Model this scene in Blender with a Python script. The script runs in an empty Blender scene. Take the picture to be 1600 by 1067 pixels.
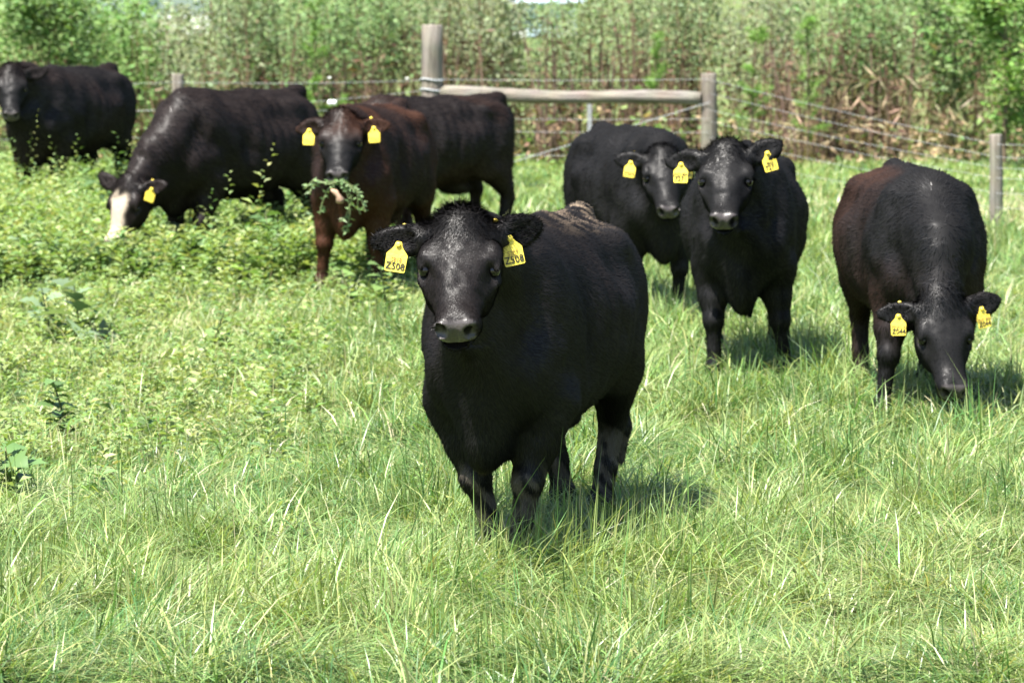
import bpy, math, random, time
import numpy as np
from mathutils import Vector, Matrix, Euler
T0 = time.time()
rng = np.random.default_rng(7)
random.seed(7)
R = math.radians
SC = bpy.context.scene
COL = SC.collection

# ------------------------------------------------------------------ camera, sky, sun, exposure
FPX, CAM_H, HORIZON = 6000.0, 2.1, -53.0          # focal length in photo pixels (1600 wide), eye height, horizon row
PITCH = math.atan((533.5 - HORIZON) / FPX)
cam_d = bpy.data.cameras.new('camera')
cam = bpy.data.objects.new('camera', cam_d); COL.objects.link(cam)
cam.location = (0, 0, CAM_H)
cam.rotation_euler = (math.pi / 2 - PITCH, 0, 0)
cam_d.sensor_width = 36.0
cam_d.lens = FPX / 1600 * 36.0
cam_d.clip_end = 3000
cam_d.dof.use_dof = True
cam_d.dof.focus_distance = 12.9
cam_d.dof.aperture_fstop = 7.0
SC.camera = cam

SUN_TO = Vector((-0.46, -0.52, 1.42)).normalized()   # direction towards the sun
sun_el = math.asin(SUN_TO.z)
world = bpy.data.worlds.new('World'); SC.world = world; world.use_nodes = True
wn = world.node_tree.nodes; wl = world.node_tree.links
sky = wn.new('ShaderNodeTexSky'); sky.sky_type = 'NISHITA'; sky.sun_disc = False
sky.sun_elevation = sun_el
sky.sun_rotation = math.atan2(SUN_TO.x, SUN_TO.y)
wn['Background'].inputs['Strength'].default_value = 0.065
wl.new(sky.outputs['Color'], wn['Background'].inputs['Color'])
sun_d = bpy.data.lights.new('sun', 'SUN'); sun_d.energy = 5.0; sun_d.angle = R(0.53); sun_d.color = (1.0, 0.955, 0.88)
sun = bpy.data.objects.new('sun', sun_d); COL.objects.link(sun)
sun.rotation_euler = SUN_TO.to_track_quat('Z', 'Y').to_euler()
SC.view_settings.view_transform = 'Standard'; SC.view_settings.look = 'None'
SC.view_settings.gamma = 1.0; SC.view_settings.use_curve_mapping = False
SC.view_settings.exposure = 1.97
SC.cycles.max_bounces = 6; SC.cycles.transparent_max_bounces = 4
SC.cycles.use_denoising = True
SC.cycles.caustics_reflective = False; SC.cycles.caustics_refractive = False

def ray(px, py):
    cx = (px - 800) / FPX; cy = (533.5 - py) / FPX
    return np.array([cx, math.cos(PITCH) + cy * math.sin(PITCH), -math.sin(PITCH) + cy * math.cos(PITCH)])
def on_ground(px, py, z=0.0):
    d = ray(px, py); t = (z - CAM_H) / d[2]
    return np.array([d[0] * t, d[1] * t, z])
def at_depth(px, py, Y):
    d = ray(px, py); t = Y / d[1]
    return np.array([d[0] * t, Y, CAM_H + d[2] * t])

# ------------------------------------------------------------------ helpers
def tag(o, label=None, cat=None, group=None, kind=None):
    if label: o['label'] = label
    if cat: o['category'] = cat
    if group: o['group'] = group
    if kind: o['kind'] = kind
    return o
def empty(name, loc=(0, 0, 0), parent=None):
    o = bpy.data.objects.new(name, None); COL.objects.link(o); o.location = loc
    o.empty_display_size = 0.1
    if parent: o.parent = parent
    return o
def mesh_np(name, verts, faces, mat=None, colors=None, smooth=False, face_sizes=None):
    """verts (N,3); faces (M,k) int array; colors (N,3|4)."""
    me = bpy.data.meshes.new(name)
    verts = np.asarray(verts, np.float32); faces = np.asarray(faces, np.int32)
    M, k = faces.shape
    me.vertices.add(len(verts)); me.vertices.foreach_set('co', verts.ravel())
    me.loops.add(M * k); me.loops.foreach_set('vertex_index', faces.ravel())
    me.polygons.add(M)
    me.polygons.foreach_set('loop_start', np.arange(0, M * k, k, dtype=np.int32))
    me.polygons.foreach_set('loop_total', np.full(M, k, np.int32))
    if smooth: me.polygons.foreach_set('use_smooth', np.ones(M, bool))
    if colors is not None:
        c = np.ones((len(verts), 4), np.float32); c[:, :colors.shape[1]] = colors
        a = me.attributes.new('tint', 'FLOAT_COLOR', 'POINT'); a.data.foreach_set('color', c.ravel())
    me.update(calc_edges=True)
    if mat: me.materials.append(mat)
    return me
def link(name, me, parent=None, loc=(0, 0, 0), rot=(0, 0, 0)):
    o = bpy.data.objects.new(name, me); COL.objects.link(o)
    o.location = loc; o.rotation_euler = rot
    if parent: o.parent = parent
    return o
def hash2(ix, iy, seed=0):
    h = (ix.astype(np.int64) * 374761393 + iy.astype(np.int64) * 668265263 + seed * 974634777) & 0x7fffffff
    h = ((h ^ (h >> 13)) * 1274126177) & 0x7fffffff
    return ((h ^ (h >> 16)) & 0xffff) / 65535.0
def vnoise(x, y, s, seed=0):
    x = np.asarray(x) / s; y = np.asarray(y) / s
    ix = np.floor(x); iy = np.floor(y); fx = x - ix; fy = y - iy
    fx = fx * fx * (3 - 2 * fx); fy = fy * fy * (3 - 2 * fy)
    a = hash2(ix, iy, seed); b = hash2(ix + 1, iy, seed); c = hash2(ix, iy + 1, seed); d = hash2(ix + 1, iy + 1, seed)
    return (a * (1 - fx) + b * fx) * (1 - fy) + (c * (1 - fx) + d * fx) * fy
def sstep(a, b, x):
    t = np.clip((x - a) / (b - a), 0, 1); return t * t * (3 - 2 * t)

# ------------------------------------------------------------------ materials
def new_mat(name):
    m = bpy.data.materials.new(name); m.use_nodes = True
    nt = m.node_tree; b = nt.nodes['Principled BSDF']
    return m, nt, b
def leaf_mat(name, transl=0.35, rough=0.45, spec=0.4, warm=(1.15, 1.15, 0.55)):
    m, nt, b = new_mat(name)
    at = nt.nodes.new('ShaderNodeAttribute'); at.attribute_name = 'tint'
    nt.links.new(at.outputs['Color'], b.inputs['Base Color'])
    b.inputs['Roughness'].default_value = rough
    b.inputs['Specular IOR Level'].default_value = spec
    tr = nt.nodes.new('ShaderNodeBsdfTranslucent')
    mul = nt.nodes.new('ShaderNodeMix'); mul.data_type = 'RGBA'; mul.blend_type = 'MULTIPLY'; mul.inputs[0].default_value = 1
    nt.links.new(at.outputs['Color'], mul.inputs[6]); mul.inputs[7].default_value = (*warm, 1)
    nt.links.new(mul.outputs[2], tr.inputs['Color'])
    mx = nt.nodes.new('ShaderNodeMixShader'); mx.inputs[0].default_value = transl
    nt.links.new(b.outputs[0], mx.inputs[1]); nt.links.new(tr.outputs[0], mx.inputs[2])
    nt.links.new(mx.outputs[0], nt.nodes['Material Output'].inputs['Surface'])
    return m
def plain_mat(name, col, rough=0.6, metal=0.0, spec=0.5, noise=None, var=0.25):
    m, nt, b = new_mat(name)
    b.inputs['Base Color'].default_value = (*col, 1); b.inputs['Roughness'].default_value = rough
    b.inputs['Metallic'].default_value = metal; b.inputs['Specular IOR Level'].default_value = spec
    if noise:
        tc = nt.nodes.new('ShaderNodeTexCoord')
        n = nt.nodes.new('ShaderNodeTexNoise'); n.inputs['Scale'].default_value = noise; n.inputs['Detail'].default_value = 6
        nt.links.new(tc.outputs['Object'], n.inputs['Vector'])
        r = nt.nodes.new('ShaderNodeValToRGB')
        r.color_ramp.elements[0].position = 0.3; r.color_ramp.elements[1].position = 0.72
        r.color_ramp.elements[0].color = (*[c * (1 - var) for c in col], 1)
        r.color_ramp.elements[1].color = (*[min(1, c * (1 + var)) for c in col], 1)
        nt.links.new(n.outputs['Fac'], r.inputs['Fac']); nt.links.new(r.outputs['Color'], b.inputs['Base Color'])
        bu = nt.nodes.new('ShaderNodeBump'); bu.inputs['Strength'].default_value = 0.3; bu.inputs['Distance'].default_value = 0.01
        nt.links.new(n.outputs['Fac'], bu.inputs['Height']); nt.links.new(bu.outputs['Normal'], b.inputs['Normal'])
    return m
def wood_mat():
    m, nt, b = new_mat('weathered_wood')
    tc = nt.nodes.new('ShaderNodeTexCoord'); mp = nt.nodes.new('ShaderNodeMapping')
    mp.inputs['Scale'].default_value = (30, 30, 1.6)
    nt.links.new(tc.outputs['Object'], mp.inputs['Vector'])
    n = nt.nodes.new('ShaderNodeTexNoise'); n.inputs['Scale'].default_value = 1.4; n.inputs['Detail'].default_value = 8; n.inputs['Roughness'].default_value = 0.65
    nt.links.new(mp.outputs['Vector'], n.inputs['Vector'])
    r = nt.nodes.new('ShaderNodeValToRGB')
    e = r.color_ramp.elements
    e[0].position = 0.30; e[0].color = (0.075, 0.062, 0.052, 1)
    e[1].position = 0.75; e[1].color = (0.30, 0.27, 0.23, 1)
    x = e.new(0.48); x.color = (0.18, 0.16, 0.135, 1)
    nt.links.new(n.outputs['Fac'], r.inputs['Fac'])
    n2 = nt.nodes.new('ShaderNodeTexNoise'); n2.inputs['Scale'].default_value = 5; n2.inputs['Detail'].default_value = 4
    nt.links.new(tc.outputs['Object'], n2.inputs['Vector'])
    mul = nt.nodes.new('ShaderNodeMix'); mul.data_type = 'RGBA'; mul.blend_type = 'MULTIPLY'; mul.inputs[0].default_value = 0.6
    nt.links.new(r.outputs['Color'], mul.inputs[6]); nt.links.new(n2.outputs['Color'], mul.inputs[7])
    r2 = nt.nodes.new('ShaderNodeMix'); r2.data_type = 'RGBA'; r2.inputs[0].default_value = 0.55
    nt.links.new(mul.outputs[2], r2.inputs[6]); nt.links.new(r.outputs['Color'], r2.inputs[7])
    nt.links.new(r2.outputs[2], b.inputs['Base Color'])
    b.inputs['Roughness'].default_value = 0.85; b.inputs['Specular IOR Level'].default_value = 0.2
    bu = nt.nodes.new('ShaderNodeBump'); bu.inputs['Strength'].default_value = 0.6; bu.inputs['Distance'].default_value = 0.03
    nt.links.new(n.outputs['Fac'], bu.inputs['Height']); nt.links.new(bu.outputs['Normal'], b.inputs['Normal'])
    return m
def coat_mat(name, broad, narrow, bump):
    m, nt, b = new_mat(name)
    at = nt.nodes.new('ShaderNodeAttribute'); at.attribute_name = 'tint'
    nt.links.new(at.outputs['Color'], b.inputs['Base Color'])
    b.inputs['Roughness'].default_value = 0.36; b.inputs['Specular IOR Level'].default_value = 0.4
    df = nt.nodes.new('ShaderNodeBsdfDiffuse'); nt.links.new(at.outputs['Color'], df.inputs['Color'])
    g1 = nt.nodes.new('ShaderNodeBsdfGlossy'); g1.inputs['Color'].default_value = (broad, broad, broad * 1.05, 1); g1.inputs['Roughness'].default_value = 0.60
    g2 = nt.nodes.new('ShaderNodeBsdfGlossy'); g2.inputs['Color'].default_value = (narrow, narrow, narrow, 1); g2.inputs['Roughness'].default_value = 0.37
    a1 = nt.nodes.new('ShaderNodeAddShader'); a2 = nt.nodes.new('ShaderNodeAddShader')
    nt.links.new(df.outputs[0], a1.inputs[0]); nt.links.new(g1.outputs[0], a1.inputs[1])
    nt.links.new(a1.outputs[0], a2.inputs[0]); nt.links.new(g2.outputs[0], a2.inputs[1])
    mx = nt.nodes.new('ShaderNodeMixShader')          # alpha 1 = dry hair, 0 = wet bare nose
    nt.links.new(at.outputs['Alpha'], mx.inputs[0]); nt.links.new(b.outputs[0], mx.inputs[1]); nt.links.new(a2.outputs[0], mx.inputs[2])
    nt.links.new(mx.outputs[0], nt.nodes['Material Output'].inputs['Surface'])
    tc = nt.nodes.new('ShaderNodeTexCoord'); n = nt.nodes.new('ShaderNodeTexNoise'); n.inputs['Scale'].default_value = 140; n.inputs['Detail'].default_value = 3
    nt.links.new(tc.outputs['Object'], n.inputs['Vector'])
    bu = nt.nodes.new('ShaderNodeBump'); bu.inputs['Strength'].default_value = bump; bu.inputs['Distance'].default_value = 0.004
    nt.links.new(n.outputs['Fac'], bu.inputs['Height'])
    nt.links.new(bu.outputs['Normal'], b.inputs['Normal'])
    return m
M_COAT = coat_mat('cattle_hide', 0.007, 0.003, 0.35)
M_HAIR = coat_mat('cattle_hair', 0.009, 0.015, 0.0)
M_GRASS = leaf_mat('grass_blade', 0.34, 0.40, 0.5)
M_LEAF = leaf_mat('weed_leaf', 0.34, 0.5, 0.4)
M_THICK = leaf_mat('thicket_leaf', 0.30, 0.6, 0.25, (1.05, 1.1, 0.6))
M_WOOD = wood_mat()
M_WIRE = plain_mat('galvanised_wire', (0.34, 0.36, 0.38), 0.5, 0.0)
M_EYE = plain_mat('eyeball', (0.004, 0.003, 0.003), 0.05, spec=0.45)
M_HOOF = plain_mat('hoof_horn', (0.03, 0.025, 0.02), 0.55, noise=40)
M_TAG = plain_mat('tag_plastic', (0.80, 0.62, 0.075), 0.4, noise=60, var=0.06)
M_INK = plain_mat('tag_ink', (0.02, 0.018, 0.015), 0.6)
M_INKF = plain_mat('faded_ink', (0.33, 0.22, 0.06), 0.6)
M_WHITE = plain_mat('white_porcelain', (0.8, 0.8, 0.78), 0.3)
M_SHED = plain_mat('white_painted_boards', (0.8, 0.8, 0.78), 0.6, noise=2, var=0.05)
M_ROOF = plain_mat('pale_blue_sheet_metal', (0.42, 0.52, 0.62), 0.5, noise=2, var=0.08)

def ground_mat():
    m, nt, b = new_mat('pasture_soil')
    tc = nt.nodes.new('ShaderNodeTexCoord')
    n = nt.nodes.new('ShaderNodeTexNoise'); n.inputs['Scale'].default_value = 1.3; n.inputs['Detail'].default_value = 10; n.inputs['Roughness'].default_value = 0.7
    nt.links.new(tc.outputs['Object'], n.inputs['Vector'])
    r = nt.nodes.new('ShaderNodeValToRGB'); e = r.color_ramp.elements
    e[0].position = 0.35; e[0].color = (0.055, 0.085, 0.025, 1)
    e[1].position = 0.70; e[1].color = (0.27, 0.22, 0.13, 1)
    x = e.new(0.52); x.color = (0.10, 0.14, 0.045, 1)
    nt.links.new(n.outputs['Fac'], r.inputs['Fac']); nt.links.new(r.outputs['Color'], b.inputs['Base Color'])
    b.inputs['Roughness'].default_value = 0.95; b.inputs['Specular IOR Level'].default_value = 0.1
    n3 = nt.nodes.new('ShaderNodeTexNoise'); n3.inputs['Scale'].default_value = 40; n3.inputs['Detail'].default_value = 5
    nt.links.new(tc.outputs['Object'], n3.inputs['Vector'])
    bu = nt.nodes.new('ShaderNodeBump'); bu.inputs['Strength'].default_value = 0.7; bu.inputs['Distance'].default_value = 0.03
    nt.links.new(n3.outputs['Fac'], bu.inputs['Height']); nt.links.new(bu.outputs['Normal'], b.inputs['Normal'])
    return m

# ------------------------------------------------------------------ ground
def build_ground():
    g = 1500
    xs = np.array([-g, -300, -60, -20, 20, 60, 300, g], float); ys = np.array([-200, 0, 20, 40, 60, 120, 400, 2500], float)
    X, Y = np.meshgrid(xs, ys, indexing='ij')
    v = np.stack([X.ravel(), Y.ravel(), np.zeros(X.size)], 1)
    ny = len(ys); f = [[i * ny + j, (i + 1) * ny + j, (i + 1) * ny + j + 1, i * ny + j + 1] for i in range(len(xs) - 1) for j in range(ny - 1)]
    o = link('ground', mesh_np('ground', v, f, ground_mat()))
    tag(o, 'pasture ground of soil and dry thatch under the grass', kind='structure')
build_ground()

# ------------------------------------------------------------------ tubes and lathe
def tube(points, radii, sides=8, wobble=0.0, seed=0):
    P = np.asarray(points, float); n = len(P)
    r = np.asarray(radii, float) if np.ndim(radii) else np.full(n, radii)
    tn = np.gradient(P, axis=0); tn /= np.linalg.norm(tn, axis=1)[:, None]
    ref = np.array([0, 0, 1.0]) if abs(tn[0][2]) < 0.9 else np.array([1.0, 0, 0])
    V = []; rg = np.random.default_rng(seed)
    for i in range(n):
        a = np.cross(tn[i], ref); a /= np.linalg.norm(a); b = np.cross(tn[i], a)
        for k in range(sides):
            t = 2 * math.pi * k / sides
            rr = r[i] * (1 + wobble * rg.uniform(-1, 1))
            V.append(P[i] + rr * (math.cos(t) * a + math.sin(t) * b))
    F = [[i * sides + k, i * sides + (k + 1) % sides, (i + 1) * sides + (k + 1) % sides, (i + 1) * sides + k] for i in range(n - 1) for k in range(sides)]
    c0 = len(V); V.append(P[0]); V.append(P[-1])
    T = [[c0, (k + 1) % sides, k, c0] for k in range(sides)]
    return np.array(V), F, n, sides, c0
def tube_mesh(name, points, radii, mat, sides=8, wobble=0.0, seed=0, smooth=True):
    V, F, n, s, c0 = tube(points, radii, sides, wobble, seed)
    me = bpy.data.meshes.new(name)
    F = [tuple(f) for f in F] + [(c0, (k + 1) % s, k) for k in range(s)] + [(c0 + 1, (n - 1) * s + k, (n - 1) * s + (k + 1) % s) for k in range(s)]
    me.from_pydata([tuple(v) for v in V], [], F)
    me.polygons.foreach_set('use_smooth', np.array([smooth] * (n - 1) * s + [False] * 2 * s, bool))
    if mat: me.materials.append(mat)
    me.update()
    return me

# ------------------------------------------------------------------ the wire fence
def build_fence():
    pc = on_ground(1108, 306); pb = on_ground(675, 298); pl = on_ground(278, 290); pr = on_ground(1557, 366)
    root = empty('wire_fence', (pb[0], pb[1], 0))
    tag(root, 'strand wire fence on grey wooden posts with one log rail, behind the cattle', 'fence')
    o = np.array([pb[0], pb[1], 0])
    def post(p, top_px, wpx, seed, sides=14, label=None, lean=(0, 0)):
        s = FPX / p[1]
        top = at_depth(top_px[0], top_px[1], p[1])
        h = top[2]; r = wpx / s / 2
        zs = np.array([-0.25, 0, h * 0.3, h * 0.6, h * 0.85, h - 0.012, h])
        rr = r * np.array([1.06, 1.05, 1.03, 1.0, 0.98, 0.97, 0.90])
        lx = (top[0] - p[0]) / h
        me = tube_mesh('post', [(lx * z, 0, z) for z in zs], rr, M_WOOD, sides, 0.06, seed)
        q = link('post', me, root, tuple(p - o))
        if label: q['label'] = label
        return top
    post(pb, (675, 39), 34, 1, label='thick tall grey corner post')
    post(pc, (1108, 115), 26, 2, label='grey post where the log rail ends')
    post(pl, (278, 116), 20, 3)
    post(pr, (1556, 210), 21, 4, label='split grey post at the end of the sloping wires')
    # further posts outside the frame, so that the fence goes on
    pl2 = on_ground(-260, 292); pr2 = on_ground(2050, 372)
    post(pl2, (-260, 118), 20, 5); post(pr2, (2050, 214), 21, 6)
    # metal post
    pm = on_ground(921, 300); top = at_depth(921, 163, pm[1])
    w = 0.022
    v = []; 
    for z in (-0.2, top[2]):
        v += [(-w, -0.006, z), (w, -0.006, z), (w, 0.006, z), (0.006, 0.006, z), (0.006, 0.04, z), (-0.006, 0.04, z), (-0.006, 0.006, z), (-w, 0.006, z)]
    f = [(i, (i + 1) % 8, 8 + (i + 1) % 8, 8 + i) for i in range(8)] + [(8, 9, 10, 11, 14, 15), (11, 12, 13, 14)]
    me = bpy.data.meshes.new('metal_post'); me.from_pydata(v, [], f); me.materials.append(plain_mat('grey_steel', (.22, .23, .24), .6, noise=20))
    link('metal_post', me, root, tuple(pm - o))
    # rail
    a = at_depth(690, 147, pb[1] - 0.02); b = at_depth(1097, 155, pc[1] - 0.02)
    d = b - a; L = np.linalg.norm(d)
    n = 24
    ts = np.linspace(0, L, n); rg = np.random.default_rng(3)
    rad = np.linspace(0.066, 0.060, n) * (1 + 0.05 * np.sin(np.linspace(0, 9, n)) + rg.uniform(-.02, .02, n))
    me = tube_mesh('rail', [(0.012 * math.sin(t * 2.2), 0.01 * math.cos(t * 3), t) for t in ts], rad, M_WOOD, 14, 0.07, 9)
    q = link('rail', me, root, tuple(a - o)); q.rotation_mode = 'QUATERNION'; q.rotation_quaternion = Vector(d).to_track_quat('Z', 'Y')
    # wires
    def wire(p, q, sag=0.02, r=0.0014):
        p = np.array(p) - o; q = np.array(q) - o
        ts = np.linspace(0, 1, 14)
        pts = [p + (q - p) * t - np.array([0, 0, 4 * sag * t * (1 - t)]) for t in ts]
        link('wire', tube_mesh('wire', pts, r, M_WIRE, 5), root)
    def W(p, y):      # wire height at a post, from the row in which it is seen
        d = at_depth(800, y, p[1] - 0.09); return np.array([p[0], p[1] - 0.09, d[2]])
    for yb, yl, sg in ((125, 129, .02), (140, 171, .03), (168, 172, .02), (210, 214, .02), (246, 250, .02)):
        wire(W(pb, yb), W(pl, yl), sg); wire(W(pl, yl), W(pl2, yl + 3), sg)
    for yb, yc in ((124, 124), (184, 186), (203, 207), (240, 243)):
        wire(W(pb, yb), W(pc, yc), 0.012)
    for yc, yr in ((125, 226), (146, 246), (172, 263), (190, 279), (215, 302), (244, 325)):
        wire(W(pc, yc), W(pr, yr), 0.02); wire(W(pr, yr), W(pr2, yr + 4), 0.02)
    wire(W(pc, 160), W(pb, 292), 0.0, 0.0030)
    # wire wraps on the thick post
    for yy in (125, 141):
        zc = W(pb, yy)[2]; r = 34 / (FPX / pb[1]) / 2 * 1.06
        ring = [(r * math.cos(t), r * math.sin(t), zc + 0.01 * math.sin(2 * t)) for t in np.linspace(0, 2 * math.pi, 25)]
        link('wire_wrap', tube_mesh('wire_wrap', ring, 0.007, M_WIRE, 5), root)
    # insulators on the wire
    for px, py in ((519, 161), (515, 122), (636, 123)):
        c = at_depth(px, py, pb[1] - 0.1) - o
        big = 0.028 if py == 161 else 0.009
        prof = [(0.3, -1), (0.9, -0.8), (1, -0.3), (0.6, 0), (1, 0.3), (0.9, 0.8), (0.3, 1)]
        me = tube_mesh('insulator', [(b_ * big * 1.5, 0, 0) for a_, b_ in prof], [a_ * big for a_, b_ in prof], M_WHITE, 10)
        link('insulator', me, root, tuple(c))
build_fence()

# ------------------------------------------------------------------ leaves, blades
class Soup:
    """collects triangles with a colour each vertex"""
    def __init__(s): s.v = []; s.f = []; s.c = []; s.n = 0
    def add(s, v, f, c):
        s.v.append(v); s.f.append(f + s.n); s.c.append(c); s.n += len(v)
    def mesh(s, name, mat):
        return mesh_np(name, np.concatenate(s.v), np.concatenate(s.f), mat, np.concatenate(s.c))
def unit(a): return a / np.maximum(np.linalg.norm(a, axis=-1, keepdims=True), 1e-9)
def leaves(P, D, N, L, W, C, fold=0.25, droop=0.15):
    """ovate leaves: base P, direction D, upper normal N, length L, width W, colour C; 4 triangles each with a folded midrib"""
    n = len(P); D = unit(D); S = unit(np.cross(D, N)); N = np.cross(S, D)
    L = L[:, None]; W = W[:, None]
    a = P
    m = P + D * L * 0.55 - N * L * droop * 0.25
    t = P + D * L - N * L * droop
    l = P + D * L * 0.42 + S * W * 0.5 + N * W * fold
    r = P + D * L * 0.42 - S * W * 0.5 + N * W * fold
    V = np.stack([a, l, m, r, t], 1).reshape(-1, 3)
    F = (np.arange(n)[:, None, None] * 5 + np.array([[0, 2, 1], [0, 3, 2], [1, 2, 4], [2, 3, 4]])[None]).reshape(-1, 3)
    return V, F, np.repeat(C, 5, 0)
def leaves2(P, D, N, L, W, C):
    """two-triangle leaves for the far mass"""
    n = len(P); D = unit(D); S = unit(np.cross(D, N))
    L = L[:, None]; W = W[:, None]
    V = np.stack([P, P + D * L * .45 + S * W * .5, P + D * L, P + D * L * .45 - S * W * .5], 1).reshape(-1, 3)
    F = (np.arange(n)[:, None, None] * 4 + np.array([[0, 2, 1], [0, 3, 2]])[None]).reshape(-1, 3)
    return V, F, np.repeat(C, 4, 0)
def blades(X, Y, H, AZ, LEAN, WID, C, seg=2, base_z=0.0, rg=rng):
    n = len(X); ts = np.linspace(0, 1, seg + 1)
    dx = np.cos(AZ); dy = np.sin(AZ)
    wa = AZ + np.pi / 2 + rg.normal(0, 0.7, n); wx = np.cos(wa); wy = np.sin(wa)
    rows = []
    for i, t in enumerate(ts):
        k = H * LEAN * (t ** 1.7)
        z = H * (t - 0.55 * np.clip(LEAN, 0, 1.6) * t * t) + base_z
        px = X + dx * k; py = Y + dy * k
        if i < seg:
            w = WID * (1 - 0.55 * t) * 0.5
            rows += [np.stack([px - wx * w, py - wy * w, z], 1), np.stack([px + wx * w, py + wy * w, z], 1)]
        else:
            rows += [np.stack([px, py, z], 1)]
    V = np.stack(rows, 1); m = V.shape[1]; V = V.reshape(-1, 3)
    T = []
    for i in range(seg - 1):
        a = 2 * i; T += [[a, a + 1, a + 3], [a, a + 3, a + 2]]
    a = 2 * (seg - 1); T += [[a, a + 1, a + 2]]
    F = (np.arange(n)[:, None, None] * m + np.array(T)[None]).reshape(-1, 3)
    return V, F, np.repeat(C, m, 0)
def rand_dirs(n, zlo, zhi, rg=rng):
    az = rg.uniform(0, 2 * np.pi, n); z = rg.uniform(zlo, zhi, n); r = np.sqrt(np.maximum(0, 1 - z * z))
    return np.stack([r * np.cos(az), r * np.sin(az), z], 1)
def jitter_col(base, n, v=0.25, hue=0.08, rg=rng):
    b = np.asarray(base, float)
    c = b[None] * (1 + rg.uniform(-v, v, (n, 1))) * (1 + rg.normal(0, hue, (n, 3)))
    return np.clip(c, 0.002, 0.95)

# photo column of a point on the ground, and row
def col_of(x, y): return 800 + x / y * FPX * math.cos(PITCH) * 1.0
def row_of(y, z=0.0): return HORIZON + (CAM_H - z) * FPX / y

# ------------------------------------------------------------------ the thicket of tall weeds behind the fence
def build_thicket():
    s = Soup()
    npl = 620
    for i in range(npl):
        y = 41.0 + 8 * (i / npl) ** 1.4 + rng.uniform(-.4, .4)
        x = rng.uniform(-8.2, 8.4) * (y / 43)
        px = col_of(x, y)
        green = vnoise(px / 1.0, y * 20, 120, 3)
        hgt = 1.75 + 0.45 * float(vnoise(px, 0, 60, 5)) + rng.uniform(-.25, .2) + (y - 41) * 0.03
        # low spots through which the sheds behind show
        if 150 < px < 320: hgt = min(hgt, 1.60 + rng.uniform(-.1, .06))
        if 800 < px < 885: hgt = min(hgt, 1.66 + rng.uniform(-.15, .06))
        if px > 1380: hgt *= 1.05
        base = np.array([x, y, 0.0]); tip = base + np.array([rng.normal(0, .12), rng.normal(0, .12), hgt])
        nst = rng.integers(1, 4)
        for k in range(nst):
            tp = tip + rng.normal(0, .12, 3) * np.array([1, 1, .6])
            mid = (base + tp) / 2 + rng.normal(0, .05, 3)
            pts = np.array([base + rng.normal(0, .05, 3) * [1, 1, 0], mid, tp]); w = np.array([.010, .007, .002]) * rng.uniform(.4, 1.1)
            sd = np.array([1, 0, 0])
            V = np.concatenate([pts - sd * w[:, None], pts + sd * w[:, None]])
            F = np.array([[0, 3, 4], [0, 4, 1], [1, 4, 5], [1, 5, 2]])
            cc = np.array([.20, .13, .085]) if rng.random() < .6 else np.array([.16, .19, .08])
            s.add(V, F, np.repeat(cc[None] * rng.uniform(.6, 1.2), 6, 0))
            # living leaves above
            lo = 0.22 + 0.28 * float(vnoise(px, 3, 90, 9)) * (0.3 if px < 480 else 1.0)
            n = int(rng.integers(75, 125))
            t = lo + (1 - lo) * rng.random(n) ** 0.85
            P = base + (tp - base) * t[:, None] + rng.normal(0, 1, (n, 3)) * (np.array([.15, .15, .05]) * (1.1 - .6 * t[:, None]))
            D = rand_dirs(n, -.35, .92); N = unit(rand_dirs(n, -.2, 1) + np.array([0, -.6, .3]))
            L = rng.uniform(.04, .095, n); W = L * rng.uniform(.26, .48, n)
            if px < 250 or px > 1480: col = (.115, .20, .055); L = L * 1.15; W = W * 1.25
            elif green > .6: col = (.125, .195, .072)
            elif green > .35: col = (.155, .205, .095)
            else: col = (.18, .21, .115)
            C = jitter_col(col, n, .35, .07)
            s.add(*leaves2(P, D, N, L, W, C))
            # dead leaves and twigs on the lower stem
            n = int(rng.integers(14, 32))
            t = rng.random(n) * (lo + .25)
            P = base + (tp - base) * t[:, None] + rng.normal(0, 1, (n, 3)) * np.array([.13, .13, .04])
            D = rand_dirs(n, -.95, .5); N = rand_dirs(n, -.3, 1)
            L = rng.uniform(.05, .15, n); W = L * rng.uniform(.12, .4, n)
            dead = (.13, .08, .05) if rng.random() < .65 else (.22, .17, .10)
            s.add(*leaves2(P, D, N, L, W, jitter_col(dead, n, .4, .06)))
    # bare brown stems standing in loose clusters near the front
    for i in range(190):
        px = rng.choice([700, 760, 860, 930, 985, 1060, 1190, 1240, 1290, 1330, 500, 450, 560, 1395]) + rng.normal(0, 16); y = 40.6 + rng.random() * 1.2; x = (px - 800) / FPX * y
        hh = rng.uniform(.7, 1.75); ln = rng.normal(0, .12, 2)
        pts = np.array([[x, y, 0], [x + ln[0] * .4, y, hh * .5], [x + ln[0] + rng.normal(0, .04), y + ln[1], hh]]); w = np.array([.016, .012, .004]) * rng.uniform(.5, 1.2); sd = np.array([1, 0, 0])
        s.add(np.concatenate([pts - sd * w[:, None], pts + sd * w[:, None]]), np.array([[0, 3, 4], [0, 4, 1], [1, 4, 5], [1, 5, 2]]), np.repeat(np.array([[.12, .08, .06]]) * rng.uniform(.6, 1.6), 6, 0))
        n = 16; t = rng.random(n); P = pts[0] + (pts[2] - pts[0]) * t[:, None] + rng.normal(0, .035, (n, 3)); L = rng.uniform(.05, .13, n)
        s.add(*leaves2(P, rand_dirs(n, -.95, .1), rand_dirs(n, -.3, 1), L, L * .25, jitter_col((.14, .088, .058), n, .4, .05)))
    # low undergrowth along the foot of the thicket
    n = 14000
    y = 40.2 + 3.2 * rng.random(n); x = rng.uniform(-8.4, 8.6, n) * y / 43
    z = rng.random(n) ** 1.6 * (.25 + .5 * vnoise(x * 10, y * 3, 6, 4))
    px = col_of(x, y)
    C = jitter_col((.15, .21, .065), n, .35, .08)
    dry = (rng.random(n) < .40 + .35 * ((px > 1230) & (px < 1500)))
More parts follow.
